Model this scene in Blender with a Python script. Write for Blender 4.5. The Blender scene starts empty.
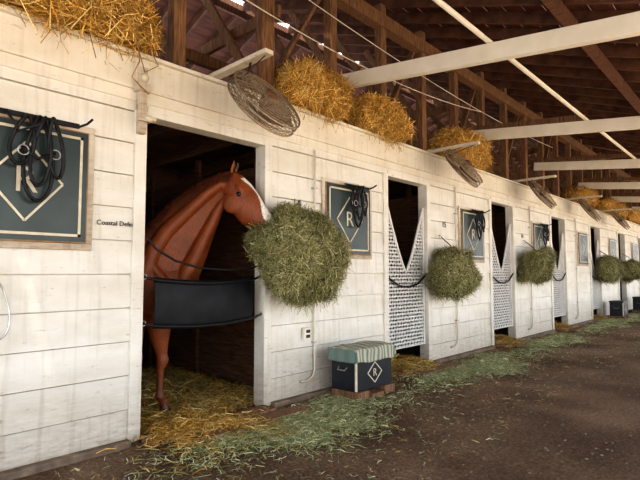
import bpy, math, random
import numpy as np
from mathutils import Vector, Matrix
random.seed(7); rng=np.random.default_rng(7)
S=bpy.context.scene
COL=S.collection

# ---------------- materials ----------------
def newmat(name):
    m=bpy.data.materials.new(name); m.use_nodes=True
    nt=m.node_tree; b=nt.nodes['Principled BSDF']
    return m,nt,b
def N(nt,t,**k):
    n=nt.nodes.new(t)
    for a,v in k.items(): setattr(n,a,v)
    return n
def ramp(nt,stops):
    r=N(nt,'ShaderNodeValToRGB'); e=r.color_ramp.elements
    while len(e)<len(stops): e.new(.5)
    for i,(p,c) in enumerate(stops):
        e[i].position=p; e[i].color=(c[0],c[1],c[2],1)
    return r
def coords(nt,scale=(1,1,1)):
    t=N(nt,'ShaderNodeTexCoord'); mp=N(nt,'ShaderNodeMapping'); mp.inputs['Scale'].default_value=scale
    nt.links.new(t.outputs['Object'],mp.inputs['Vector']); return mp.outputs['Vector']
def noisy(name,c1,c2,scale=8,stretch=(1,1,1),rough=.7,bump=.2,detail=6,lo=.3,hi=.7,metal=0,spec=.5):
    m,nt,b=newmat(name); v=coords(nt,stretch)
    n=N(nt,'ShaderNodeTexNoise'); n.inputs['Scale'].default_value=scale; n.inputs['Detail'].default_value=detail
    nt.links.new(v,n.inputs['Vector'])
    r=ramp(nt,[(lo,c1),(hi,c2)]); nt.links.new(n.outputs['Fac'],r.inputs['Fac'])
    nt.links.new(r.outputs['Color'],b.inputs['Base Color'])
    b.inputs['Roughness'].default_value=rough; b.inputs['Metallic'].default_value=metal; b.inputs['Specular IOR Level'].default_value=spec
    if bump:
        bp=N(nt,'ShaderNodeBump'); bp.inputs['Strength'].default_value=bump; bp.inputs['Distance'].default_value=.01
        nt.links.new(n.outputs['Fac'],bp.inputs['Height']); nt.links.new(bp.outputs['Normal'],b.inputs['Normal'])
    return m
def paintmat(name,base,dirt):
    m,nt,b=newmat(name); v=coords(nt,(.8,1,1.6))
    n1=N(nt,'ShaderNodeTexNoise'); n1.inputs['Scale'].default_value=2.2; n1.inputs['Detail'].default_value=6; n1.inputs['Roughness'].default_value=.6
    nt.links.new(v,n1.inputs['Vector'])
    r1=ramp(nt,[(.32,[base[0]*.86,base[1]*.84,base[2]*.79]),(.60,base)]); nt.links.new(n1.outputs['Fac'],r1.inputs['Fac'])
    v2=coords(nt,(1,1,4)); n2=N(nt,'ShaderNodeTexNoise'); n2.inputs['Scale'].default_value=8; n2.inputs['Detail'].default_value=11; n2.inputs['Roughness'].default_value=.72
    nt.links.new(v2,n2.inputs['Vector'])
    r2=ramp(nt,[(.605,(0,0,0)),(.69,(.7,.7,.7))]); nt.links.new(n2.outputs['Fac'],r2.inputs['Fac'])
    v3=coords(nt,(7,7,.35)); n3=N(nt,'ShaderNodeTexNoise'); n3.inputs['Scale'].default_value=2.5; n3.inputs['Detail'].default_value=6; nt.links.new(v3,n3.inputs['Vector'])
    r3=ramp(nt,[(.52,(0,0,0)),(.75,(.27,.27,.27))]); nt.links.new(n3.outputs['Fac'],r3.inputs['Fac'])
    sx=N(nt,'ShaderNodeSeparateXYZ'); tc=N(nt,'ShaderNodeTexCoord'); nt.links.new(tc.outputs['Object'],sx.inputs[0])
    mr=N(nt,'ShaderNodeMapRange'); mr.inputs['From Min'].default_value=0; mr.inputs['From Max'].default_value=.75; mr.inputs['To Min'].default_value=1.3; mr.inputs['To Max'].default_value=0
    nt.links.new(sx.outputs['Z'],mr.inputs['Value'])
    mu=N(nt,'ShaderNodeMath',operation='MULTIPLY'); nt.links.new(mr.outputs[0],mu.inputs[0]); nt.links.new(n2.outputs['Fac'],mu.inputs[1])
    ad=N(nt,'ShaderNodeMath',operation='ADD',use_clamp=True); nt.links.new(mu.outputs[0],ad.inputs[0]); nt.links.new(r2.outputs['Color'],ad.inputs[1])
    ad2=N(nt,'ShaderNodeMath',operation='ADD',use_clamp=True); nt.links.new(ad.outputs[0],ad2.inputs[0]); nt.links.new(r3.outputs['Color'],ad2.inputs[1])
    mx=N(nt,'ShaderNodeMixRGB'); nt.links.new(ad2.outputs[0],mx.inputs[0]); nt.links.new(r1.outputs['Color'],mx.inputs[1]); mx.inputs[2].default_value=(*dirt,1)
    nt.links.new(mx.outputs[0],b.inputs['Base Color']); b.inputs['Roughness'].default_value=.6
    bp=N(nt,'ShaderNodeBump'); bp.inputs['Strength'].default_value=.25; bp.inputs['Distance'].default_value=.01
    nt.links.new(n2.outputs['Fac'],bp.inputs['Height']); nt.links.new(bp.outputs['Normal'],b.inputs['Normal'])
    return m
def attrmat(name,rough=.7,noise=.35,nscale=60,spec=.3,sheen=0,coat=0):
    m,nt,b=newmat(name)
    a=N(nt,'ShaderNodeAttribute',attribute_name='Col')
    v=coords(nt); n=N(nt,'ShaderNodeTexNoise'); n.inputs['Scale'].default_value=nscale; nt.links.new(v,n.inputs['Vector'])
    mr=N(nt,'ShaderNodeMapRange'); mr.inputs['From Min'].default_value=.25; mr.inputs['From Max'].default_value=.75; mr.inputs['To Min'].default_value=1-noise; mr.inputs['To Max'].default_value=1+noise
    nt.links.new(n.outputs['Fac'],mr.inputs['Value'])
    mx=N(nt,'ShaderNodeVectorMath',operation='MULTIPLY'); nt.links.new(a.outputs['Color'],mx.inputs[0]); nt.links.new(mr.outputs[0],mx.inputs[1])
    b.inputs['Roughness'].default_value=rough
    b.inputs['Specular IOR Level'].default_value=spec
    b.inputs['Sheen Weight'].default_value=sheen
    if coat:
        v2=coords(nt,(1,1,.20)); n2=N(nt,'ShaderNodeTexNoise'); n2.inputs['Scale'].default_value=150; n2.inputs['Detail'].default_value=5; nt.links.new(v2,n2.inputs['Vector'])
        mr2=N(nt,'ShaderNodeMapRange'); mr2.inputs['From Min'].default_value=.3; mr2.inputs['From Max'].default_value=.7; mr2.inputs['To Min'].default_value=.68; mr2.inputs['To Max'].default_value=1.3; nt.links.new(n2.outputs['Fac'],mr2.inputs['Value'])
        mx2=N(nt,'ShaderNodeVectorMath',operation='MULTIPLY'); nt.links.new(mx.outputs[0],mx2.inputs[0]); nt.links.new(mr2.outputs[0],mx2.inputs[1]); mx=mx2
        b2=N(nt,'ShaderNodeBump'); b2.inputs['Strength'].default_value=.6; b2.inputs['Distance'].default_value=.004; nt.links.new(n2.outputs['Fac'],b2.inputs['Height'])
        nt.links.new(b2.outputs['Normal'],b.inputs['Normal'])
    nt.links.new(mx.outputs[0],b.inputs['Base Color'])
    return m
M_white=paintmat('white_paint',(.83,.81,.75),(.31,.235,.155))
M_white2=paintmat('cream_paint',(.82,.775,.68),(.33,.24,.15))
M_beam=noisy('beam_white_paint',(.74,.68,.57),(.84,.79,.70),4,(1,1,1),.6,.1)
M_wood=noisy('old_wood',(.07,.032,.016),(.22,.11,.055),5,(1,1,8),.8,.4)
M_woodv=noisy('post_wood',(.10,.048,.022),(.30,.16,.08),6,(8,8,1),.8,.4)
M_roof=noisy('roof_boards',(.045,.012,.007),(.15,.045,.022),3,(.5,6,1),.85,.4)
M_raft=noisy('rafter_wood',(.055,.020,.010),(.17,.070,.034),5,(8,1,1),.8,.3)
M_stall=noisy('stall_wood',(.05,.022,.010),(.19,.09,.042),5,(1,1,9),.8,.4)
M_black=noisy('black_leather',(.006,.006,.007),(.018,.018,.020),20,rough=.5,bump=.1,spec=.3)
M_vinyl=noisy('black_vinyl',(.006,.007,.009),(.014,.016,.021),8,rough=.55,bump=.1,spec=.25)
M_metal=noisy('fan_wire_metal',(.20,.14,.09),(.42,.33,.23),30,rough=.5,bump=0,metal=.5)
M_steel=noisy('steel',(.4,.4,.4),(.6,.6,.6),20,rough=.35,bump=0,metal=.9)
M_green=noisy('sign_green',(.014,.024,.023),(.034,.056,.052),3,rough=.35,bump=.05)
M_cream=noisy('sign_cream',(.58,.52,.38),(.76,.70,.55),12,rough=.6,bump=.05)
M_brownedge=noisy('sign_edge_wood',(.22,.12,.05),(.42,.27,.13),12,rough=.7)
M_blue=noisy('trunk_black',(.006,.008,.013),(.014,.018,.028),6,rough=.4,bump=.05)
M_mesh=noisy('guard_plastic',(.70,.69,.66),(.82,.81,.78),8,rough=.5,bump=0)
M_conc=noisy('concrete',(.11,.075,.05),(.26,.19,.14),9,rough=.9,bump=.5)
M_straw=attrmat('straw'); M_hay=attrmat('hay')
M_horse=attrmat('chestnut_coat',rough=.48,noise=.22,nscale=6,spec=.40,sheen=.0,coat=1)
M_mane=noisy('mane_hair',(.05,.012,.004),(.17,.045,.014),30,(1,1,1),.55,.3)
M_eye=noisy('eye',(.005,.003,.002),(.012,.006,.004),5,rough=.05,bump=0)
M_dark=noisy('dark_skin',(.02,.012,.01),(.05,.03,.025),20,rough=.6)
def groundmat():
    m,nt,b=newmat('dirt_aisle')
    v=coords(nt)
    n1=N(nt,'ShaderNodeTexNoise'); n1.inputs['Scale'].default_value=.9; n1.inputs['Detail'].default_value=5; nt.links.new(v,n1.inputs['Vector'])
    n2=N(nt,'ShaderNodeTexNoise'); n2.inputs['Scale'].default_value=34; n2.inputs['Detail'].default_value=9; n2.inputs['Roughness'].default_value=.85; nt.links.new(v,n2.inputs['Vector'])
    n3=N(nt,'ShaderNodeTexVoronoi'); n3.inputs['Scale'].default_value=45; nt.links.new(v,n3.inputs['Vector'])
    ml=N(nt,'ShaderNodeMath',operation='MULTIPLY'); ml.inputs[1].default_value=.7; nt.links.new(n1.outputs['Fac'],ml.inputs[0])
    ml2=N(nt,'ShaderNodeMath',operation='MULTIPLY'); ml2.inputs[1].default_value=1.3; nt.links.new(n2.outputs['Fac'],ml2.inputs[0])
    ad=N(nt,'ShaderNodeMath',operation='ADD'); nt.links.new(ml.outputs[0],ad.inputs[0]); nt.links.new(ml2.outputs[0],ad.inputs[1])
    hf=N(nt,'ShaderNodeMath',operation='MULTIPLY'); hf.inputs[1].default_value=.5; nt.links.new(ad.outputs[0],hf.inputs[0])
    r=ramp(nt,[(.36,(.060,.034,.020)),(.50,(.185,.115,.074)),(.62,(.37,.25,.17))]); nt.links.new(hf.outputs[0],r.inputs['Fac'])
    nt.links.new(r.outputs['Color'],b.inputs['Base Color']); b.inputs['Roughness'].default_value=.95; b.inputs['Specular IOR Level'].default_value=.12
    b2=N(nt,'ShaderNodeBump'); b2.inputs['Strength'].default_value=1; b2.inputs['Distance'].default_value=.035
    a2=N(nt,'ShaderNodeMath',operation='SUBTRACT'); nt.links.new(n2.outputs['Fac'],a2.inputs[0]); 
    m3=N(nt,'ShaderNodeMath',operation='MULTIPLY'); m3.inputs[1].default_value=.5; nt.links.new(n3.outputs['Distance'],m3.inputs[0]); nt.links.new(m3.outputs[0],a2.inputs[1])
    nt.links.new(a2.outputs[0],b2.inputs['Height']); nt.links.new(b2.outputs['Normal'],b.inputs['Normal'])
    return m
M_ground=groundmat()
M_yard=noisy('sunlit_yard',(.46,.36,.26),(.58,.48,.36),2,rough=.95)
def stripes():
    m,nt,b=newmat('striped_cloth')
    tc=N(nt,'ShaderNodeTexCoord'); sx=N(nt,'ShaderNodeSeparateXYZ'); nt.links.new(tc.outputs['Object'],sx.inputs[0])
    a=N(nt,'ShaderNodeMath',operation='MULTIPLY'); a.inputs[1].default_value=15; nt.links.new(sx.outputs['X'],a.inputs[0])
    f=N(nt,'ShaderNodeMath',operation='FRACT'); nt.links.new(a.outputs[0],f.inputs[0])
    r=ramp(nt,[(0,(.17,.24,.21)),(.45,(.50,.45,.34))]); r.color_ramp.interpolation='CONSTANT'
    nt.links.new(f.outputs[0],r.inputs['Fac']); nt.links.new(r.outputs['Color'],b.inputs['Base Color']); b.inputs['Roughness'].default_value=.9
    return m
M_cloth=stripes()

# ---------------- geometry helpers ----------------
class G:
    def __init__(s): s.v=[]; s.f=[]; s.c=[]
    def add(s,v,f,c=None):
        o=len(s.v); s.v+= [tuple(p) for p in v]; s.f+=[tuple(i+o for i in q) for q in f]
        if c is not None: s.c+= [c]*len(v) if not isinstance(c[0],(tuple,list,np.ndarray)) else [tuple(x) for x in c]
        return s
    def box(s,x0,x1,y0,y1,z0,z1,c=None):
        v=[(x0,y0,z0),(x1,y0,z0),(x1,y1,z0),(x0,y1,z0),(x0,y0,z1),(x1,y0,z1),(x1,y1,z1),(x0,y1,z1)]
        return s.add(v,[(0,3,2,1),(4,5,6,7),(0,1,5,4),(1,2,6,5),(2,3,7,6),(3,0,4,7)],c)
    def beam(s,p,q,w,h,up=(0,0,1)):
        p=Vector(p);q=Vector(q);d=(q-p).normalized(); u=Vector(up)
        l=d.cross(u).normalized()*w/2; u=l.cross(d).normalized()*h/2
        v=[p-l-u,p+l-u,p+l+u,p-l+u,q-l-u,q+l-u,q+l+u,q-l+u]
        return s.add(v,[(0,1,2,3),(7,6,5,4),(0,4,5,1),(1,5,6,2),(2,6,7,3),(3,7,4,0)])
    def tube(s,pts,r,n=6,closed=False,c=None):
        pts=[Vector(p) for p in pts]; m=len(pts); vs=[];fs=[]
        prev=None
        for i,p in enumerate(pts):
            if closed: t=(pts[(i+1)%m]-pts[i-1])
            else: t=pts[min(i+1,m-1)]-pts[max(i-1,0)]
            t.normalize()
            if prev is None:
                a=Vector((0,0,1)) if abs(t.z)<.9 else Vector((0,1,0))
                prev=t.cross(a).normalized()
            u=(prev-t*prev.dot(t)).normalized(); prev=u; w=t.cross(u)
            rr=r[i] if isinstance(r,(list,tuple)) else r
            for k in range(n):
                an=2*math.pi*(k+.5)/n
                vs.append(p+u*math.cos(an)*rr+w*math.sin(an)*rr)
        for i in range(m if closed else m-1):
            j=(i+1)%m
            for k in range(n):
                fs.append((i*n+k,i*n+(k+1)%n,j*n+(k+1)%n,j*n+k))
        if not closed:
            fs.append(tuple(reversed(range(n)))); fs.append(tuple((m-1)*n+k for k in range(n)))
        return s.add(vs,fs,c)
    def loft(s,st,n=20,c=None):
        vs=[];fs=[];m=len(st)
        for ce,u,l in st:
            for k in range(n):
                an=2*math.pi*k/n; vs.append(Vector(ce)+Vector(u)*math.sin(an)+Vector(l)*math.cos(an))
        for i in range(m-1):
            for k in range(n):
                fs.append((i*n+k,i*n+(k+1)%n,(i+1)*n+(k+1)%n,(i+1)*n+k))
        fs.append(tuple(reversed(range(n)))); fs.append(tuple((m-1)*n+k for k in range(n)))
        return s.add(vs,fs,c)
    def ell(s,ce,ax,n=16,m=10,c=None,R=None):
        vs=[];fs=[]
        for i in range(m+1):
            ph=math.pi*i/m
            for k in range(n):
                th=2*math.pi*k/n
                p=Vector((ax[0]*math.sin(ph)*math.cos(th),ax[1]*math.sin(ph)*math.sin(th),ax[2]*math.cos(ph)))
                if R: p=R@p
                vs.append(Vector(ce)+p)
        for i in range(m):
            for k in range(n): fs.append((i*n+k,(i+1)*n+k,(i+1)*n+(k+1)%n,i*n+(k+1)%n))
        return s.add(vs,fs,c)
    def obj(s,name,mat,parent=None,smooth=False,bevel=0,loc=None):
        me=bpy.data.meshes.new(name); me.from_pydata([tuple(v) for v in s.v],[],s.f); me.update()
        if s.c:
            a=me.color_attributes.new('Col','FLOAT_COLOR','POINT')
            arr=np.ones((len(s.v),4),dtype=np.float32); arr[:,:3]=np.array(s.c,dtype=np.float32)[:,:3]; a.data.foreach_set('color',arr.ravel())
        me.materials.append(mat)
        if smooth: me.polygons.foreach_set('use_smooth',[True]*len(me.polygons))
        o=bpy.data.objects.new(name,me); COL.objects.link(o)
        if loc: o.location=loc
        if parent: o.parent=parent
        if bevel:
            b=o.modifiers.new('b','BEVEL'); b.width=bevel; b.segments=2; b.limit_method='ANGLE'
        return o
def empty(name,loc=(0,0,0)):
    e=bpy.data.objects.new(name,None); COL.objects.link(e); e.location=loc; e.empty_display_size=.1; return e
def text(name,body,size,loc,mat,parent=None,extr=.002,align='CENTER'):
    cu=bpy.data.curves.new(name,'FONT'); cu.body=body; cu.size=size; cu.extrude=extr; cu.align_x=align; cu.align_y='CENTER'
    t=bpy.data.objects.new(name+'_t',cu); COL.objects.link(t)
    bpy.context.view_layer.update()
    me=bpy.data.meshes.new_from_object(t.evaluated_get(bpy.context.evaluated_depsgraph_get()))
    bpy.data.objects.remove(t); me.materials.clear(); me.materials.append(mat)
    o=bpy.data.objects.new(name,me); COL.objects.link(o); o.rotation_euler=(math.pi/2,0,0); o.location=loc
    if parent: o.parent=parent
    return o
def blades(g,c,nrm,L,W,cols,lift=.25,curl=.3,grav=0):
    n=len(c); r=rng.normal(size=(n,3)); t=r-nrm*(r*nrm).sum(1)[:,None]; t/=np.linalg.norm(t,axis=1)[:,None]
    d=t+nrm*rng.normal(0,lift,size=(n,1)); d/=np.linalg.norm(d,axis=1)[:,None]
    w=np.cross(d,nrm+rng.normal(0,.4,size=(n,3))); w/=np.linalg.norm(w,axis=1)[:,None]+1e-9
    ln=(L*(.5+rng.random(n)))[:,None]; w=w*(W*(.6+.8*rng.random(n)))[:,None]
    bend=rng.normal(0,curl,size=(n,1))*w/np.linalg.norm(w,axis=1)[:,None]*ln*.3+nrm*ln*.06
    dn=np.array([0,0,-1.])*ln*grav
    p0=c-d*ln*.5+dn; p1=c+bend; p2=c+d*ln*.5+dn
    V=np.stack([p0-w,p0+w,p1+w,p1-w,p2+w*.6,p2-w*.6],1).reshape(-1,3)
    o=len(g.v); g.v+=[tuple(x) for x in V.tolist()]
    g.f+=[q for i in range(n) for q in ((o+6*i,o+6*i+1,o+6*i+2,o+6*i+3),(o+6*i+3,o+6*i+2,o+6*i+4,o+6*i+5))]
    g.c+=np.repeat(cols,6,axis=0).tolist()
def pal(n,cols):
    cols=np.array(cols); k=rng.integers(0,len(cols),n); return cols[k]*(.6+.8*rng.random((n,1)))
STRAW=[(.60,.34,.07),(.72,.46,.13),(.46,.25,.045),(.84,.62,.25),(.32,.17,.03)]
HAY=[(.28,.27,.10),(.42,.40,.19),(.17,.17,.06),(.58,.55,.33),(.34,.30,.13),(.11,.12,.035)]
HAYG=[(.32,.36,.17),(.46,.49,.28),(.23,.27,.11),(.58,.59,.38),(.42,.38,.18)]
def lump(g,ce,ab,p,nb,L,W,cols,core,amp=.05,lift=.35,stray=0):
    ab=np.array(ab); ce=np.array(ce)
    ph=rng.random((8,4))*6.28; fr=np.concatenate([rng.normal(0,2.0,size=(4,3)),rng.normal(0,5,size=(4,3))])
    def surf(d):
        r=(np.abs(d/ab)**p).sum(1)**(-1/p)
        dis=sum(np.sin(d@fr[i]+ph[i,0])*(1 if i<4 else .55) for i in range(8))*amp/2.5
        return d*(r*(1+dis/np.mean(ab)*.5))[:,None]
    n,m=32,20; dd=[]
    for i in range(m+1):
        a=math.pi*i/m
        for k in range(n):
            t=2*math.pi*k/n; dd.append((math.sin(a)*math.cos(t),math.sin(a)*math.sin(t),math.cos(a)))
    P=surf(np.array(dd)*1.0)*.93+ce+rng.normal(0,.008,size=(len(dd),3))
    f=[(i*n+k,(i+1)*n+k,(i+1)*n+(k+1)%n,i*n+(k+1)%n) for i in range(m) for k in range(n)]
    g.add(P.tolist(),f,tuple(core))
    def pts(nb):
        d=rng.normal(size=(nb,3))*ab; d/=np.linalg.norm(d,axis=1)[:,None]
        P=surf(d); nr=np.sign(P)*np.abs(P/ab)**(p-1)/ab; nr/=np.linalg.norm(nr,axis=1)[:,None]+1e-9
        return P,nr
    P,nr=pts(nb)
    blades(g,P+ce+nr*rng.normal(0,.016,size=(nb,1)),nr,L,W,pal(nb,cols),lift)
    if stray:
        P,nr=pts(stray); blades(g,P+ce+nr*.012,nr,L*1.35,W*.8,pal(stray,cols),.9,.6,.3)
    return surf

# ---------------- room shell ----------------
doors=[(-1.40,-.05),(2.04,3.42)]+[(5.67+3.44*k,5.67+3.44*k+1.08) for k in range(9)]
XW0,XW1=-3.6,38.0; ZD=2.80; ZT=3.27
g=G()
for r in range(11):
    z0=.28*r; z1=min(z0+.28,3.05)
    spans=[]; x=XW0
    if z0<ZD-.01:
        for a,b in doors: spans.append((x,a)); x=b
    spans.append((x,XW1))
    for a,b in spans:
        bump=rng.uniform(-.003,.003)
        v=[(a,-.015+bump,z0+.006),(b,-.015+bump,z0+.006),(b,.03,z0+.006),(a,.03,z0+.006),
           (a,.0+bump,z1-.003),(b,.0+bump,z1-.003),(b,.03,z1-.003),(a,.03,z1-.003)]
        g.add(v,[(0,3,2,1),(4,5,6,7),(0,1,5,4),(1,2,6,5),(2,3,7,6),(3,0,4,7)])
x=XW0
for a,b in doors: g.box(x,a,.03,.12,0,ZD); x=b
g.box(x,XW1,.03,.12,0,ZD); g.box(XW0,XW1,.03,.12,ZD,ZT)
g.obj('wall_front',M_white)
g=G(); g.box(XW0,XW1,-.05,.03,2.99,ZT); g.box(XW0,XW1,-.09,.20,ZT,ZT+.035); g.box(XW0,XW1,-.03,-.002,2.89,2.99)
g.obj('trim_1',M_white2,bevel=.008)
k=2
for a,b in doors:
    g=G()
    g.box(a-.09,a+.015,-.035,.13,.02,ZD+.02); g.box(b-.015,b+.09,-.035,.13,.02,ZD+.02)
    g.box(a+.015,b-.015,-.035,.13,ZD-.02,ZD+.07)
    g.obj('trim_%d'%k,M_white,bevel=.006); k+=1
def planks(axis,c,a0,a1,z0,z1,h=.21,th=.03):
    gg=G(); z=z0
    while z<z1-.02:
        zz=min(z+h,z1); j=rng.uniform(-.004,.004)
        if axis=='x': gg.box(c-th/2+j,c+th/2+j,a0,a1,z+.006,zz-.003)
        else: gg.box(a0,a1,c-th/2+j,c+th/2+j,z+.006,zz-.003)
        z=zz
    return gg
parts=[.35,3.90]+[3.90+3.44*k for k in range(1,10)]
for i,xp in enumerate(parts):
    gg=planks('x',xp,.13,3.55,0.0,2.75)
    for yy in (.6,1.9,3.2): gg.box(xp-.06,xp-.015,yy,yy+.09,0,3.0)
    gg.box(xp-.012,xp+.012,.14,3.54,0,2.7)
    gg.obj('wall_partition' if i==0 else 'wall_partition.%03d'%i,M_stall)
gg=planks('y',3.6,XW0,XW1,0,3.2); gg.box(XW0,XW1,3.62,3.66,0,3.2); gg.obj('wall_back',M_stall)
g=G(); y=.22
while y<3.6: g.box(XW0,XW1,y,y+.19,3.19,3.22); y+=.2
for xx in np.arange(-3.2,38,.86): g.box(xx,xx+.05,.13,3.6,3.02,3.19)
g.obj('loft_floor',M_wood)
SL=.36; RY,RZ=3.6,6.8
def rz(y): return RZ-SL*abs(y-RY)
g=G()
ys=np.arange(-5.6,RY-.12,.26)
for y0 in ys:
    y1=min(y0+.252,RY-.1)
    for x0 in np.arange(XW0-.4,XW1+.4,4.2):
        j=rng.uniform(0,.012)
        g.add([(x0,y0,rz(y0)+j),(x0+4.19,y0,rz(y0)+j),(x0+4.19,y1,rz(y1)+j),(x0,y1,rz(y1)+j),(x0,y0,rz(y0)+.03),(x0+4.19,y0,rz(y0)+.03),(x0+4.19,y1,rz(y1)+.03),(x0,y1,rz(y1)+.03)],
          [(0,3,2,1),(4,5,6,7),(0,1,5,4),(1,2,6,5),(2,3,7,6),(3,0,4,7)])
g.add([(XW0,RY+.1,rz(RY+.1)),(XW1,RY+.1,rz(RY+.1)),(XW1,9.2,rz(9.2)),(XW0,9.2,rz(9.2)),(XW0,RY+.1,rz(RY+.1)+.04),(XW1,RY+.1,rz(RY+.1)+.04),(XW1,9.2,rz(9.2)+.04),(XW0,9.2,rz(9.2)+.04)],
   [(0,3,2,1),(4,5,6,7),(0,1,5,4),(1,2,6,5),(2,3,7,6),(3,0,4,7)])
g.obj('ceiling',M_roof)
g=planks('y',9.2,XW0,XW1,0,4.8,.3); g.obj('wall_rear',M_stall)
g=G()
for xx in np.arange(-3.4,37.5,.62):
    g.beam((xx,-5.6,rz(-5.6)-.085),(xx,RY-.02,rz(RY)-.085),.045,.16)
    g.beam((xx,RY+.02,rz(RY)-.085),(xx,9.1,rz(9.1)-.085),.045,.16)
g.beam((XW0,RY,RZ-.2),(XW1,RY,RZ-.2),.06,.25)
g.beam((XW0,-5.35,rz(-5.35)-.25),(XW1,-5.35,rz(-5.35)-.25),.10,.12)
g.beam((XW0,-2.3,rz(-2.3)-.24),(XW1,-2.3,rz(-2.3)-.24),.09,.14)
g.obj('roof_rafters',M_raft)
g=G()
px=[3.58+1.13*k for k in range(-6,30)]
for i,xx in enumerate(px):
    w=.13 if i!=6 else .18
    g.box(xx-w/2,xx+w/2,.13,.25,3.225,rz(.2)-.16)
    g.beam((xx+.12,.3,3.35),(xx+.12,2.3,rz(2.3)-.15),.05,.12)
    if i%2==0: g.beam((xx,.28,3.4),(xx+1.1,.28,5.2),.04,.10,(0,1,0))
g.box(XW0,XW1,.10,.26,5.05,5.25); g.box(XW0,XW1,1.7,1.8,4.3,4.45)
for xx in np.arange(-3,37,2.26): g.box(xx,xx+.06,.2,7,4.45,4.6)
g.obj('roof_posts',M_woodv)
tb=[1.3,4.98,8.63,12.3,15.95,19.6,23.3,27,30.7,34.4]
for i,xx in enumerate(tb):
    g=G(); g.beam((xx,.24,4.0),(xx,-5.28,3.37),.09,.19); g.obj('tie_beam',M_beam,bevel=.008)
    g=G(); g.box(xx-.07,xx+.07,-5.42,-5.29,0,3.38); g.obj('eave_post',M_beam,bevel=.01)
for i,xx in enumerate(tb[2:6]):
    g=G(); g.beam((xx+.35,.24,4.22),(xx+.35,-1.75,4.03),.05,.09); g.obj('brace_plank',M_woodv)
g=G(); nx,ny=150,40; X=np.linspace(-6,40,nx); Y=np.linspace(-5.6,3.8,ny)
for yy in Y:
    for xx in X: g.v.append((xx,yy,0 if yy>-.25 else .012*math.sin(xx*1.7+yy*2)*math.sin(yy*3.1)-.004))
for j in range(ny-1):
    for i in range(nx-1): g.f.append((j*nx+i,j*nx+i+1,(j+1)*nx+i+1,(j+1)*nx+i))
g.obj('floor',M_ground,smooth=True)
g=G(); g.box(-40,80,-60,-5.55,-.1,-.02); g.obj('ground',M_yard)
# small stones / clods in the aisle
g=G()
for k in range(900):
    x=rng.uniform(.5,12); y=rng.uniform(-3.2,-.3); s=rng.uniform(.004,.014)
    g.ell((x,y,.008),(s*rng.uniform(.8,1.5),s,s*.6),6,4)
g.obj('loose_gravel',M_conc)
g=G(); x=XW0
for a,b in doors: g.box(x,a-.09,-.10,-.018,-.02,.05); x=b+.09
g.box(x,XW1,-.10,-.018,-.02,.05); g.obj('baseboard_front',M_conc,bevel=.01)
for i,(a,b) in enumerate(doors[1:5]):
    g=G(); g.box(a+.02,b-.02,-.24,-.04,0,.05); g.box(a+.25,b+.25,-.46,-.28,0,.04)
    g.obj('threshold_plank',M_woodv,bevel=.008)

# ---------------- signs on wall ----------------
def sign(xc,zc,w,h,i):
    e=empty('stable_sign',(xc,-.03,zc))
    g=G(); g.box(-w/2,w/2,-.02,.03,-h/2,h/2); g.obj('edge_frame',M_brownedge,e,bevel=.005)
    g=G(); g.box(-w/2+.012,w/2-.012,-.026,-.018,-h/2+.012,h/2-.012); g.obj('panel',M_green,e)
    g=G(); a,b=w/2-.05,h/2-.05; t=.020
    g.box(-a,a,-.031,-.025,b-t,b); g.box(-a,a,-.031,-.025,-b,-b+t); g.box(-a,-a+t,-.031,-.025,-b,b); g.box(a-t,a,-.031,-.025,-b,b)
    g.obj('border_stripe',M_cream,e)
    g=G(); r=.29; q=[(r*.86,0),(0,r),(-r*.86,0),(0,-r)]
    for k in range(4):
        p0=q[k];p1=q[(k+1)%4]; g.beam((p0[0],-.029,p0[1]),(p1[0],-.029,p1[1]),.008,.016,(0,0,1))
    g.obj('diamond',M_cream,e)
    text('letter','R',.27,(0,-.029,0),M_cream,e)
    g=G(); 
    for (x0,x1,z0,z1) in ((-w/2-.05,w/2+.05,h/2,h/2+.05),(-w/2-.05,w/2+.05,-h/2-.05,-h/2),(-w/2-.05,-w/2,-h/2,h/2),(w/2,w/2+.05,-h/2,h/2)): g.box(x0,x1,-.008,.02,z0,z1)
    g.obj('casing',M_white2,e,bevel=.005)
sx=[1.12,4.80]+[8.28+3.44*k for k in range(6)]
for i,xx in enumerate(sx): sign(xx,2.08,.88,.88,i)
def bridle(xc,zc,s=1):
    e=empty('hanging_bridle',(xc,-.1,zc))
    g=G()
    g.box(-.26*s,.30*s,-.01,.01,-.005,.03); g.box(-.02,.02,.0,.03,-.03,.03)
    g.tube([(.30*s,0,.01),(.34*s,-.05,.03),(.36*s,-.1,.06)],.01)
    g.tube([(-.26*s,0,.01),(-.30*s,-.05,.0)],.01)
    g.obj('hook_bar',M_black,e)
    g=G()
    def loop(cx,top,w,h,y,tilt=0):
        pts=[]
        for k in range(28):
            t=2*math.pi*k/28; x=math.sin(t)*w*(1-.35*math.cos(t)); z=top-h/2+math.cos(t)*h/2
            pts.append((cx+x+tilt*(z-top),y+.012*math.sin(3*t),z))
        g.tube(pts,.014,6,True)
    loop(.02*s,.02,.09*s,.62*s,-.02); loop(.05*s,.01,.06*s,.50*s,-.045,.08); loop(-.06*s,.01,.07*s,.36*s,-.035,.15); loop(.1*s,.02,.045*s,.44*s,-.05,-.1)
    g.tube([(-.10*s,-.04,-.22*s),(0,-.06,-.30*s),(.12*s,-.05,-.24*s)],.012)
    g.tube([(-.2*s,-.03,.02),(-.12*s,-.05,-.12*s),(.0,-.055,-.05*s),(.05*s,-.05,.02)],.011)
    g.obj('straps',M_black,e,smooth=True)
    g=G()
    for cx,cz in ((-.09,-.25),(.12,-.25)):
        g.tube([(cx*s+.035*math.cos(a),-.055,cz*s+.035*math.sin(a)) for a in np.linspace(0,6.28,14)[:-1]],.005,5,True)
    g.obj('bit_rings',M_steel,e,smooth=True)
bridle(1.16,2.53,1.0)
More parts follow.
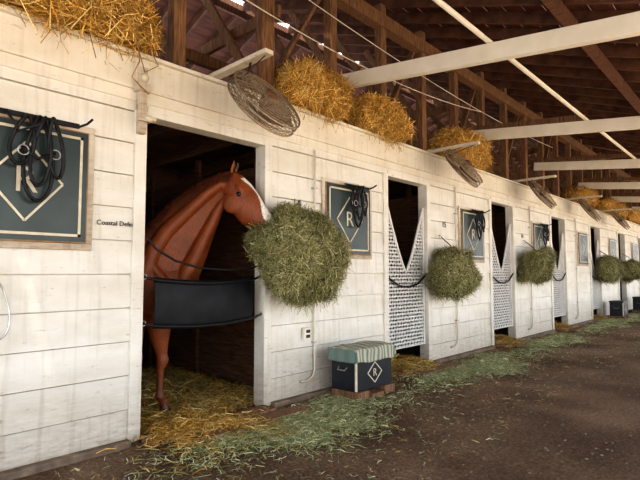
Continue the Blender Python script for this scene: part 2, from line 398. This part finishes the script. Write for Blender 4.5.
for xx in (4.88,8.38,11.82): bridle(xx,2.50,.85)
text('horse_name_lettering','Coastal Defense',.056,(1.835,-.016,1.82),M_black)
for i,xx in enumerate((3.90,7.30,10.7)): text('stall_number',str(14+i),.14,(xx,-.016,2.20),M_black)
for i,xx in enumerate([4.17,7.66,11.1,14.5]):
    e=empty('electrical_conduit',(xx,-.04,0)); g=G()
    g.tube([(0,0,2.87),(0,0,1.5),(0,0,.30),(-.03,0,.22),(-.10,0,.19),(-.22,0,.19)],.014,8); g.obj('pipe',M_white2,e,smooth=True)
    g=G(); 
    for z in (.6,1.5,2.4): g.box(-.03,.03,-.016,.03,z,z+.02)
    g.obj('clips',M_steel,e)
e=empty('electrical_outlet',(4.03,-.02,.72)); g=G(); g.box(-.05,.05,-.05,.0,-.07,.07); g.obj('outlet_box',M_beam,e,bevel=.01)
g=G(); g.box(-.03,.03,-.056,-.048,.01,.045); g.box(-.03,.03,-.056,-.048,-.045,-.01); g.obj('sockets',M_dark,e)
e=empty('wall_bracket_post',(1.98,-.07,2.86)); g=G(); g.box(-.035,.035,-.03,.03,-.26,.32); g.box(-.06,.06,-.05,.03,.10,.18); g.box(-.05,.07,-.06,.0,-.16,-.10); g.obj('post',M_white2,e,bevel=.006)
g=G(); g.ell((0,-.04,.22),(.035,.035,.035)); g.tube([(0,-.04,-.13),(.10,-.06,-.13)],.02,8); g.obj('knob',M_cream,e,smooth=True)
e=empty('hanging_rope_loop',(.97,-.06,1.15)); g=G()
g.tube([(.07*math.sin(a)*(1.1-.4*math.cos(a)),.01*math.sin(2*a),.2*math.cos(a)) for a in np.linspace(0,6.28,30)[:-1]],.007,6,True)
g.tube([(0,0,.2),(.0,.0,.3),(0,.05,.31)],.008); g.obj('rope',M_steel,e,smooth=True)
g=G(); g.tube([(-3.5,-1.84,3.90),(37,-1.84,3.90)],.028,8); g.obj('overhead_pipe',M_beam,smooth=True)
def wire(p,q,sag,r=.006):
    p=Vector(p);q=Vector(q); return [p.lerp(q,t)-Vector((0,0,sag*4*t*(1-t))) for t in np.linspace(0,1,24)]
g=G(); g.tube(wire((1.2,.05,4.6),(8.6,-.1,4.4),.3),.007,5); g.tube(wire((2.6,.05,4.9),(12.3,-.2,4.4),.2),.006,5); g.obj('overhead_cable',M_beam,smooth=True)
g=G(); g.tube([(1.72,-.36,3.9),(1.80,-.30,3.5),(1.92,-.13,3.2),(1.86,-.12,3.05),(1.99,-.13,2.95)],.006,5)
g.tube([(1.5,-.38,3.75),(1.78,-.30,3.35),(1.97,-.13,3.12),(2.1,-.12,3.22),(2.05,-.12,3.29)],.005,5); g.obj('hanging_cable',M_brownedge,smooth=True)

# ---------------- fans ----------------
def fan(xc,yc,zc,r):
    e=empty('stall_fan',(xc,yc,zc))
    n=Vector((-.08,.80,-.60)).normalized(); Q=n.to_track_quat('Z','Y').to_matrix()
    g=G()
    def ring(rr,h,t): g.tube([Q@Vector((rr*math.cos(a),rr*math.sin(a),h)) for a in np.linspace(0,2*math.pi,41)[:-1]],t,5,True)
    for rr,h in ((r,-.05),(r,.05),(r,0)): ring(rr,h,.010)
    for k in range(1,10):
        rr=r*k/10; ring(rr,.05+.045*(1-(k/10)**2),.0035); ring(rr,-.05-.045*(1-(k/10)**2),.0035)
    for k in range(32):
        a=2*math.pi*k/32
        for s in (1,-1):
            g.tube([Q@Vector((r*f*math.cos(a),r*f*math.sin(a),s*(.05+.045*(1-f*f)))) for f in (.12,.5,.8,1)],.0035,4)
    g.obj('wire_guard',M_metal,e)
    g=G()
    for k in range(4):
        a=k*math.pi/2+.3; vs=[]
        for rr,wd in ((.06,.05),(r*.5,.11),(r*.88,.13)):
            for s,hz in ((-1,-.025),(1,.025)):
                vs.append(Q@Vector((rr*math.cos(a)-s*wd*math.sin(a),rr*math.sin(a)+s*wd*math.cos(a),hz)))
        g.add(vs,[(0,1,3,2),(2,3,5,4)])
    g.obj('fan_blades',M_metal,e)
    g=G(); st=[]
    for h,rr in ((-.13,.03),(-.12,.06),(-.02,.065),(.02,.06),(.05,.03)): st.append((Q@Vector((0,0,h)),Q@Vector((0,rr,0)),Q@Vector((rr,0,0))))
    g.loft(st); g.obj('motor_hub',M_wood,e,smooth=True)
    g=G()
    top=Q@Vector((0,r,0)); 
    if top.z<0: top=-top
    ay=-yc-.62
    g.box(-.18,-.09,ay-.25,-yc+.3,ZT+.035-zc,ZT+.075-zc)
    g.obj('mount_arm',M_white2,e)
    g=G(); g.tube([(-.135,ay,ZT+.04-zc),Vector((-.02,0,0))+top],.01,5); g.tube([(-.135,ay-.2,ZT+.04-zc),top*.6+Vector((-.2,0,0))],.006,5); g.obj('hanger',M_dark,e)
fan(2.86,-.66,2.95,.36)
for k,xx in enumerate((6.95,10.4,13.9,17.3)): fan(xx,-.55,3.02,.36)

# ---------------- straw bales on top, hay nets ----------------
def bale(ce,ab,nb):
    g=G(); lump(g,ce,ab,4.0,nb,.18,.0035,STRAW,(.36,.20,.045),.14,.65,int(nb*.14))
    g.obj('straw_bale',M_straw)
bale((1.33,.06,3.59),(.70,.34,.27),7500)
bale((4.22,.10,3.60),(.48,.34,.27),7000)
bale((5.46,.10,3.56),(.48,.32,.24),5500)
bale((8.10,.10,3.58),(.66,.34,.26),4500)
bale((15.5,.10,3.56),(.75,.34,.25),1800); bale((18.0,.10,3.56),(.6,.34,.25),1300); bale((19.4,.10,3.56),(.6,.34,.25),1300); bale((22.0,.1,3.56),(.8,.34,.25),1200)
def haynet(ce,ab,nb):
    e=empty('hay_net',ce); g=G(); sf=lump(g,(0,0,0),ab,2.7,nb,.12,.0022,HAY,(.13,.13,.05),.20,.75,int(nb*.14))
    # long wisps working out through the net and hanging below
    n=max(200,nb//22); d=rng.normal(size=(n,3))*np.array(ab); d[:,2]=-np.abs(d[:,2])*.9-.05; d/=np.linalg.norm(d,axis=1)[:,None]
    P=sf(d); nr=np.tile([0,0,-1.],(n,1))+rng.normal(0,.25,size=(n,3)); nr/=np.linalg.norm(nr,axis=1)[:,None]
    ln=rng.uniform(.06,.17,n)[:,None]; tip=P+nr*ln; w=rng.normal(size=(n,3)); w-=nr*(w*nr).sum(1)[:,None]; w/=np.linalg.norm(w,axis=1)[:,None]; w*=.002
    for i,cc in enumerate(pal(n,HAY)):
        m_=(P[i]+tip[i])/2+w[i]*5
        g.add([P[i]-w[i],P[i]+w[i],m_+w[i],m_-w[i],tip[i]],[(0,1,2,3),(3,2,4)],tuple(cc))
    g.obj('hay',M_hay,e)
    g=G(); n=13
    for k in range(n):
        for s in (1,-1):
            d=[]
            for q in np.linspace(.08,math.pi-.1,34):
                t=2*math.pi*k/n+s*q*1.5; d.append((math.sin(q)*math.cos(t),math.sin(q)*math.sin(t),math.cos(q)))
            P=sf(np.array(d))*1.03; g.tube(P.tolist(),.003,4)
    a=ab[2]; g.tube([(0,0,a*.95),(0,.1,a+.08),(0,-ce[1]-.06,a+.20)],.009,6); g.obj('net_cord',M_dark,e)
    g=G(); g.tube([(.03*math.cos(t),-ce[1]-.05,a+.20+.03*math.sin(t)) for t in np.linspace(0,6.28,12)[:-1]],.006,5,True); g.tube([(0,-ce[1]-.05,a+.23),(0,-ce[1]+0,a+.23)],.008); g.obj('wall_ring',M_steel,e)
haynet((3.66,-.33,1.58),(.45,.25,.38),17000)
haynet((7.12,-.30,1.43),(.45,.24,.35),9000)
haynet((10.78,-.30,1.55),(.47,.25,.32),5500)
haynet((16.9,-.33,1.48),(.52,.27,.38),2500); haynet((19.9,-.33,1.5),(.52,.27,.36),2000)

# ---------------- loose straw and hay ----------------
def scatter(name,x0,x1,y0,y1,n,cols,mat,L=.14,W=.003,z=.012,thick=.02,gauss=True):
    g=G()
    if gauss:
        x=rng.normal((x0+x1)/2,(x1-x0)/4.2,n); y=rng.normal((y0+y1)/2,(y1-y0)/4.2,n)
        y+= .12*np.sin(x*3.3)+.08*np.sin(x*8)
    else: x=rng.uniform(x0,x1,n); y=rng.uniform(y0,y1,n)
    y=np.where((y>-.16)&(y0<-.2)&(y1<.1),-.16-rng.random(n)*.5,y)
    zz=z+rng.random(n)*thick; c=np.stack([x,y,zz],1); nr=np.tile([0,0,1.],(n,1))
    blades(g,c,nr,L,W,pal(n,cols),.12,.5); g.obj(name,mat)
scatter('hay_scatter',2.1,4.6,-1.25,-.2,8500,HAYG,M_hay,.08,.0026)
scatter('hay_scatter',2.0,3.4,-1.1,-.1,1500,HAYG+STRAW,M_hay,.09,.0026)
scatter('hay_scatter',5.3,8.6,-1.2,-.2,6500,HAYG,M_hay,.09,.0031)
scatter('hay_scatter',9.0,11.8,-1.0,-.2,3500,HAYG,M_hay,.12,.004)
scatter('hay_scatter',12.5,19.5,-1.0,-.2,3500,HAYG,M_hay,.14,.005)
scatter('hay_scatter',1.0,18,-2.2,-.2,5200,HAYG+HAYG+STRAW,M_hay,.05,.002,.010,.004,False)
def bed(x0,x1,y0,y1,n,h=.10):
    g=G(); nx,ny=40,30; ph=rng.random(8)*6
    def hf(x,y):
        ex=np.clip(np.minimum(x-x0,x1-x)/.25,0,1)*np.clip(np.minimum(y-y0,y1-y)/.3,0,1)
        return ex*h*(.65+.35*np.sin(3.1*x+ph[0])*np.sin(4*y+ph[1])+.2*np.sin(9*x+ph[2]+2*y))+.004
    X=np.linspace(x0,x1,nx);Y=np.linspace(y0,y1,ny)
    vs=[(x,y,float(hf(x,y))) for y in Y for x in X]
    g.add(vs,[(j*nx+i,j*nx+i+1,(j+1)*nx+i+1,(j+1)*nx+i) for j in range(ny-1) for i in range(nx-1)],(.30,.18,.05))
    x=rng.uniform(x0,x1,n); y=rng.uniform(y0,y1,n); z=hf(x,y)+rng.random(n)*.025+.008
    blades(g,np.stack([x,y,z],1),np.tile([0,0,1.],(n,1)),.19,.0036,pal(n,STRAW+HAY[:2]),.25,.5)
    g.obj('straw_bedding',M_straw)
bed(2.16,3.78,.14,2.6,10000,.05)
for (a,b),n in zip(doors[2:6],(2600,1800,1000,700)): bed(a+.06,b-.06,-.30,1.1,n,.12)
scatter('straw_scatter',2.05,3.0,-.60,.12,2200,STRAW,M_straw,.13,.003,.052,.02)

# ---------------- stall guards ----------------
e=empty('stall_webbing_guard',(2.73,.02,1.15)); g=G(); nx,nz=20,8
for j in range(nz+1):
    for i in range(nx+1):
        u=i/nx;v=j/nz; x=-.555+1.11*u; sag=-.035*math.sin(math.pi*u)
        g.v.append((x,-.03*math.sin(math.pi*v)-.02*math.sin(math.pi*u)+.006*math.sin(u*9)*math.sin(v*5),-.225+.45*v+sag))
for j in range(nz):
    for i in range(nx): a=j*(nx+1)+i; g.f.append((a,a+1,a+nx+2,a+nx+1))
o=g.obj('panel',M_vinyl,e,smooth=True); s=o.modifiers.new('s','SOLIDIFY'); s.thickness=.012
g=G()
for z in (.2,-.2):
    pts=[(x,-.045-.02*math.sin(math.pi*(x+.555)/1.11),z-.035*math.sin(math.pi*(x+.555)/1.11)) for x in np.linspace(-.555,.555,12)]
    g.tube([(-.67,-.02,z+.03)]+pts+[(.66,-.02,z+.03)],.012,6)
g.obj('straps',M_black,e,smooth=True)
g=G()
for x in (-.66,.65):
    for z in (.23,-.17): g.tube([(x+.022*math.cos(t),-.03,z+.022*math.sin(t)) for t in np.linspace(0,6.28,12)[:-1]],.005,5,True)
g.obj('snap_rings',M_steel,e)
g=G(); pts=[(2.07,-.04,1.72),(2.16,-.04,1.62),(2.35,-.04,1.52),(2.6,-.04,1.46),(2.9,-.04,1.44),(3.2,-.04,1.46),(3.4,-.04,1.50)]
g.tube(pts,.011,6); g.obj('stall_chain_strap',M_black,smooth=True)
def guard(x0,x1):
    xc=(x0+x1)/2; w=x1-x0-.10; e=empty('stall_mesh_guard',(xc,.03,0)); g=G()
    zb=.32
    def top(x): return 1.42+1.0*min(1,abs(2*x/w))**1.25
    def ins(x,z): return abs(x)<=w/2 and zb<=z<=top(x)
    st=.105; hw=.0155
    for s in (1,-1):
        k=-60
        while k<60:
            c=k*st; k+=1
            xs=np.linspace(-w/2,w/2,60); run=[]
            for x in list(xs)+[9]:
                z=c+s*x*1.25+1.2
                if x<9 and ins(x,z): run.append((x,0,z))
                else:
                    if len(run)>1:
                        a=run[0];b=run[-1]; g.beam(a,b,.006,hw*2,(0,0,1) )
                    run=[]
    g.obj('lattice',M_mesh,e)
    g=G(); b=[(-w/2,0,zb)]+[(x,0,top(x)) for x in np.linspace(-w/2,w/2,31)]+[(w/2,0,zb)]
    g.tube(b,.020,6,True); g.obj('rim',M_mesh,e)
    g=G(); g.tube([(-w/2-.04,-.04,1.35),(-w/4,-.05,1.22),(0,-.055,1.2),(w/4,-.05,1.24),(w/2+.05,-.04,1.4)],.014,6); g.obj('strap',M_black,e,smooth=True)
for a,b in doors[2:6]: guard(a,b)

# ---------------- tack trunk ----------------
def trunk(x,y,cloth=True):
    e=empty('tack_trunk',(x,y,0)); w,d=.34,.18
    g=G(); g.box(-w+.0,-w+.2,-d-.03,d,0,.10); g.box(w-.18,w+.02,-d-.03,d,0,.10); g.box(-.12,.1,-d-.06,-d+.1,0,.06); g.obj('wood_blocks',M_woodv,e,bevel=.006)
    g=G(); g.box(-w,w,-d,d,.10,.50); g.obj('body',M_blue,e,bevel=.012)
    g=G(); g.box(-w-.012,w+.012,-d-.012,d+.012,.50,.545); g.obj('lid',M_blue,e,bevel=.008)
    g=G(); r=.115
    q=[(r*1.15,0),(0,r),(-r*1.15,0),(0,-r)]
    for k in range(4): g.beam((q[k][0],-d-.004,.28+q[k][1]),(q[(k+1)%4][0],-d-.004,.28+q[(k+1)%4][1]),.008,.009)
    g.box(-w+.0,-w+.016,-d-.006,-d+.005,.11,.49); g.box(-w-.005,-w+.004,-d,-d+.014,.11,.49)
    g.obj('diamond_trim',M_cream,e); text('letter','R',.12,(0,-d-.005,.275),M_cream,e)
    g=G(); g.tube([(-w-.01,-.06,.36),(-w-.04,-.05,.33),(-w-.04,.05,.33),(-w-.01,.06,.36)],.008,6); g.obj('handle',M_steel,e)
    if cloth:
        g=G(); nx,ny=60,30
        for j in range(ny+1):
            v=j/ny
            for i in range(nx+1):
                u=i/nx; 
                s=(-w-.16)+u*(2*w+.30)
                t=-d-.14+v*(2*d+.16)-.03*math.sin(u*2.4)
                xx=max(-w-.02,min(w+.02,s)); yy=max(-d-.02,t); drop=0
                drop+=max(0,-w-.02-s)*1.0+max(0,s-w-.02)*1.0; dy=max(0,-d-.02-t)
                z=.560-max(drop,dy)
                wv=.005*math.sin(s*30)+.004*math.sin(s*13+t*20)
                if dy>0: yy-=.012+wv*1.6
                if drop>0: xx+= (-1 if s<0 else 1)*(.010+.006*math.sin(t*40))
                z+=abs(wv)*1.2 if drop==0 and dy==0 else .008*math.sin(s*13)
                g.v.append((xx,yy,z))
        for j in range(ny):
            for i in range(nx): a=j*(nx+1)+i; g.f.append((a,a+1,a+nx+2,a+nx+1))
        o=g.obj('striped_cloth',M_cloth,e,smooth=True); so=o.modifiers.new('s','SOLIDIFY'); so.thickness=.006; so.offset=1
trunk(4.60,-.40); trunk(17.3,-.42,False); trunk(20.6,-.42,False)

# ---------------- horse ----------------
V=Vector
g=G()
def tu(st,n=24):
    cs=[(V(a)+V(b))/2 for a,b,_ in st]; out=[]
    for i,(a,b,w) in enumerate(st):
        t=(cs[min(i+1,len(cs)-1)]-cs[max(i-1,0)]).normalized(); u=(V(a)-V(b))/2
        l=t.cross(u).normalized()*w; out.append((cs[i],u,l))
    g.loft(out,n)
fw=V((.975,-.22,0)).normalized(); lt=V((.22,.975,0))
def by(x): return .55+(2.95-x)*.225
body=[(1.08,1.36,.06,.10),(1.14,1.33,.17,.22),(1.28,1.31,.255,.30),(1.46,1.30,.285,.325),(1.66,1.27,.29,.315),(1.88,1.235,.305,.335),(2.08,1.22,.30,.36),(2.26,1.235,.27,.395),(2.44,1.25,.225,.40),(2.62,1.25,.20,.35),(2.78,1.24,.17,.28),(2.90,1.23,.125,.19),(2.96,1.22,.06,.10)]
g.loft([((x,by(x),z),V((0,0,h)),lt*w) for x,z,w,h in body],28)
tu([((2.16,.74,1.60),(2.75,.58,.98),.18),((2.25,.69,1.70),(2.92,.55,1.18),.165),((2.41,.64,1.85),(3.0,.50,1.47),.122),((2.52,.60,1.99),(3.04,.46,1.63),.104),((2.64,.55,2.125),(3.075,.42,1.79),.090),((2.75,.49,2.235),(3.095,.38,1.91),.080),((2.86,.42,2.325),(3.105,.33,2.01),.072),((2.95,.345,2.39),(3.105,.29,2.09),.068),((3.03,.27,2.44),(3.105,.25,2.15),.066),((3.12,.15,2.46),(3.11,.17,2.20),.064)])
for sd in (-1,1):
    g.tube([(3.075,.25+.030*sd,2.19),(3.01,.34+.046*sd,2.03),(2.945,.41+.064*sd,1.85),(2.86,.48+.088*sd,1.65),(2.77,.53+.112*sd,1.45),(2.68,.57+.125*sd,1.25)],[.040,.050,.060,.073,.085,.06],16)
    g.tube([(3.04,.23+.030*sd,2.36),(2.90,.36+.036*sd,2.22),(2.72,.48+.055*sd,2.02),(2.54,.58+.085*sd,1.82),(2.42,.64+.12*sd,1.62),(2.36,.67+.14*sd,1.42)],[.045,.055,.066,.075,.085,.07],16)
    g.ell((2.83,.56+.090*sd,1.18),(.12,.10,.15)); g.ell((2.42,.66+.175*sd,1.18),(.17,.085,.20))
    g.tube([(2.34,.68+.165*sd,1.58),(2.46,.65+.185*sd,1.40),(2.62,.61+.19*sd,1.20)],[.035,.045,.05],12)
HEAD=[((3.06,.23,2.43),(3.08,.20,2.19),.058),((3.12,.13,2.475),(3.095,.175,2.12),.078),((3.165,.06,2.435),(3.13,.116,2.02),.088),((3.215,-.02,2.345),(3.165,.06,1.945),.086),((3.255,-.087,2.24),(3.195,.01,1.93),.070),((3.290,-.142,2.13),(3.24,-.055,1.905),.053),((3.332,-.209,2.02),(3.275,-.115,1.84),.047),((3.370,-.272,1.93),(3.297,-.155,1.775),.055),((3.382,-.292,1.885),(3.31,-.175,1.755),.052),((3.382,-.292,1.835),(3.33,-.21,1.755),.034)]
L=V((.85,.52,0)).normalized(); P1=V((3.12,.13,2.475)); A=(V((3.38,-.29,1.91))-P1).normalized(); FR=L.cross(A); SC=1.06
if FR.dot(V((.5,-.8,0)))<0: FR=-FR
tu([(P1+(V(a)-P1)*SC,P1+(V(b)-P1)*SC,w*SC) for a,b,w in HEAD])
RH=Matrix((L,A,FR)).transposed()
def hp(s,dn,l): return P1+(A*s-FR*dn+L*l)*SC
for s in (1,-1):
    g.ell(hp(.25,.210,.062*s),(.040,.115,.105),R=RH)
    g.ell(hp(.195,.058,.070*s),(.032,.055,.030),R=RH)
    g.tube([hp(.28,.115,.074*s),hp(.40,.120,.062*s),hp(.50,.115,.048*s)],[.018,.016,.009],8)
    g.ell(hp(.69,.055,.042*s),(.028,.045,.033),R=RH)
    b=hp(.0,.015,.045*s); tip=b+V((0,0,.125))+L*.02*s+V((.02,-.03,0))
    g.loft([(b.lerp(tip,f),FR*r*.75,L*r) for f,r in ((-.15,.022),(.15,.032),(.4,.034),(.7,.023),(.93,.010),(1,.004))],12)
g.ell(hp(.66,.135,0),(.038,.055,.030),R=RH)
def leg(x,y,pts):
    g.loft([((x+dx,y,z),fw*fa,lt*la) for dx,z,fa,la in pts],18)
FP=[(.10,1.42,.14,.05),(.10,1.28,.18,.085),(.02,1.10,.18,.10),(-.03,.95,.135,.09),(-.03,.82,.108,.078),(-.015,.70,.078,.058),(.0,.61,.056,.046),(.012,.555,.063,.054),(.006,.505,.055,.047),(-.010,.46,.039,.034),(-.012,.34,.032,.027),(-.012,.24,.037,.030),(-.010,.195,.053,.041),(.014,.150,.038,.032),(.035,.115,.038,.034),(.045,.09,.048,.044),(.055,.05,.058,.052),(.062,.006,.066,.058)]
leg(2.53,.49,FP); leg(2.42,.80,FP)
HP=[(-.02,1.40,.20,.08),(0,1.20,.23,.12),(.05,1.02,.185,.11),(.03,.88,.12,.08),(-.05,.76,.08,.055),(-.12,.66,.068,.046),(-.15,.59,.062,.045),(-.145,.52,.048,.038),(-.13,.42,.036,.03),(-.125,.28,.036,.03),(-.12,.21,.046,.038),(-.10,.16,.036,.032),(-.075,.11,.036,.034),(-.065,.09,.048,.044),(-.055,.05,.058,.052),(-.05,.006,.066,.058)]
leg(1.42,.74,HP); leg(1.30,1.06,HP)
tail=[(1.12,1.50,.05),(1.04,1.49,.05),(.98,1.38,.055),(.95,1.2,.065),(.95,1.0,.075),(.96,.75,.075),(.97,.5,.06),(.97,.36,.02)]
raw=g.obj('horse_raw',M_horse)
rm=raw.modifiers.new('r','REMESH'); rm.mode='VOXEL'; rm.voxel_size=.009; rm.use_smooth_shade=True
sm=raw.modifiers.new('s','SMOOTH'); sm.iterations=10; sm.factor=.6
bpy.context.view_layer.update(); dg=bpy.context.evaluated_depsgraph_get()
me=bpy.data.meshes.new_from_object(raw.evaluated_get(dg)); bpy.data.objects.remove(raw)
me.name='body'; me.materials.clear(); me.materials.append(M_horse)
nv=len(me.vertices); co=np.empty(nv*3,dtype=np.float32); me.vertices.foreach_get('co',co); co=co.reshape(-1,3)
no=np.empty(nv*3,dtype=np.float32); me.vertices.foreach_get('normal',no); no=no.reshape(-1,3)
base=np.array([.235,.058,.014]); colr=np.tile(base,(nv,1)).astype(np.float32)
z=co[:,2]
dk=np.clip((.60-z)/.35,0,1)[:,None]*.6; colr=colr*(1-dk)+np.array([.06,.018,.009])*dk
rel=(co-np.array(P1))/SC; s=rel@np.array(A); l=rel@np.array(L); nf=no@np.array(FR)
head=(co[:,0]>3.0)&(co[:,2]>1.65)&(co[:,1]<.2)
wid=.034+.010*np.sin(s*14)
bl=head&(np.abs(l)<wid)&(s>.12)&(s<.76)&(nf>.1)
colr[bl]=(.80,.75,.69)
mz=head&(s>.60)&~bl; k=np.clip((s-.60)/.12,0,1)[:,None]*.55
colr=np.where(mz[:,None],colr*(1-k)+np.array([.07,.035,.028])*k,colr)
colr[(z<.085)]=(.045,.03,.022)
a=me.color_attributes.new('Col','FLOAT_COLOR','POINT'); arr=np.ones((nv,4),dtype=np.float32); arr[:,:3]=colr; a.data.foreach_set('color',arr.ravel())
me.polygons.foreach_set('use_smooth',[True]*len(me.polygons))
H=empty('horse'); ho=bpy.data.objects.new('body',me); COL.objects.link(ho); ho.parent=H
g=G()
for sd in (1,-1): g.ell(hp(.235,.098,.086*sd),(.019,.028,.023),R=RH)
g.obj('eyes',M_eye,H,smooth=True)
g=G()
for sd in (1,-1):
    g.ell(hp(.715,.055,.062*sd),(.011,.026,.016),R=RH)
    g.tube([hp(.735,.125,.0),hp(.715,.125,.048*sd),hp(.625,.135,.060*sd)],.0035,5)
    b=hp(.0,.015,.045*sd)+FR*.022; g.ell(b+V((.005,-.01,.06)),(.013,.009,.042))
g.obj('nostrils_mouth',M_dark,H,smooth=True)
g=G(); crest=[V((2.25,.69,1.70)),V((2.41,.64,1.85)),V((2.64,.55,2.125)),V((2.86,.42,2.325)),V((3.03,.27,2.44)),V((3.12,.14,2.475))]
for k in range(900):
    f=random.random()*(len(crest)-1.001); i=int(f); p=crest[i].lerp(crest[i+1],f-i)+V((random.uniform(-.01,.01),random.uniform(-.012,.02),random.uniform(-.012,.0)))
    ln=random.uniform(.07,.15); out=V((.1,.9,0)) if i<3 else V((.6,.6,0))
    if k%2==0: out=-out*.75; ln*=.85
    g.tube([p,p+V((-.014,0,.012))+out*.03,p+out*.085+V((-.015,0,-.03)),p+out*(.12)+V((-.02,0,-ln))],[.003,.004,.003,.001],4)
for k in range(70):
    l0=random.uniform(-.03,.03); g.tube([hp(-.01,.0,l0*.5),hp(.03,-.014,l0*.8),hp(.09+random.random()*.06,-.010,l0*1.2+.01)],[.004,.003,.001],4)
for k in range(160):
    ang=random.uniform(0,6.28); r=random.uniform(0,1)
    g.tube([(x+.9*w*r*math.cos(ang)*.6,by(1.0)+w*r*math.sin(ang),zz) for x,zz,w in tail],[.006]*7+[.001],4)
g.obj('mane_and_tail',M_mane,H)

# ---------------- light, world, camera ----------------
w=bpy.data.worlds.new('World'); S.world=w; w.use_nodes=True
bg=w.node_tree.nodes['Background']; bg.inputs[0].default_value=(.87,.93,1.0,1); bg.inputs[1].default_value=3.2
su=bpy.data.lights.new('sun','SUN'); su.energy=14; su.angle=.02; su.color=(1,.91,.77)
so=bpy.data.objects.new('sun',su); COL.objects.link(so)
d=V((.25,.40,-.92)); so.rotation_euler=d.to_track_quat('-Z','Y').to_euler(); so.location=(0,-12,12)
cam=bpy.data.cameras.new('camera'); cam.lens=27.56; cam.sensor_width=36; cam.clip_end=300; cam.clip_start=.05
co_=bpy.data.objects.new('camera',cam); COL.objects.link(co_); co_.location=(0,-4,1.42)
co_.rotation_euler=(math.radians(90+3.74),0,math.radians(42.9-90)); S.camera=co_
S.view_settings.view_transform='Standard'
try: S.view_settings.look='Medium High Contrast'
except Exception as ex: print(ex)
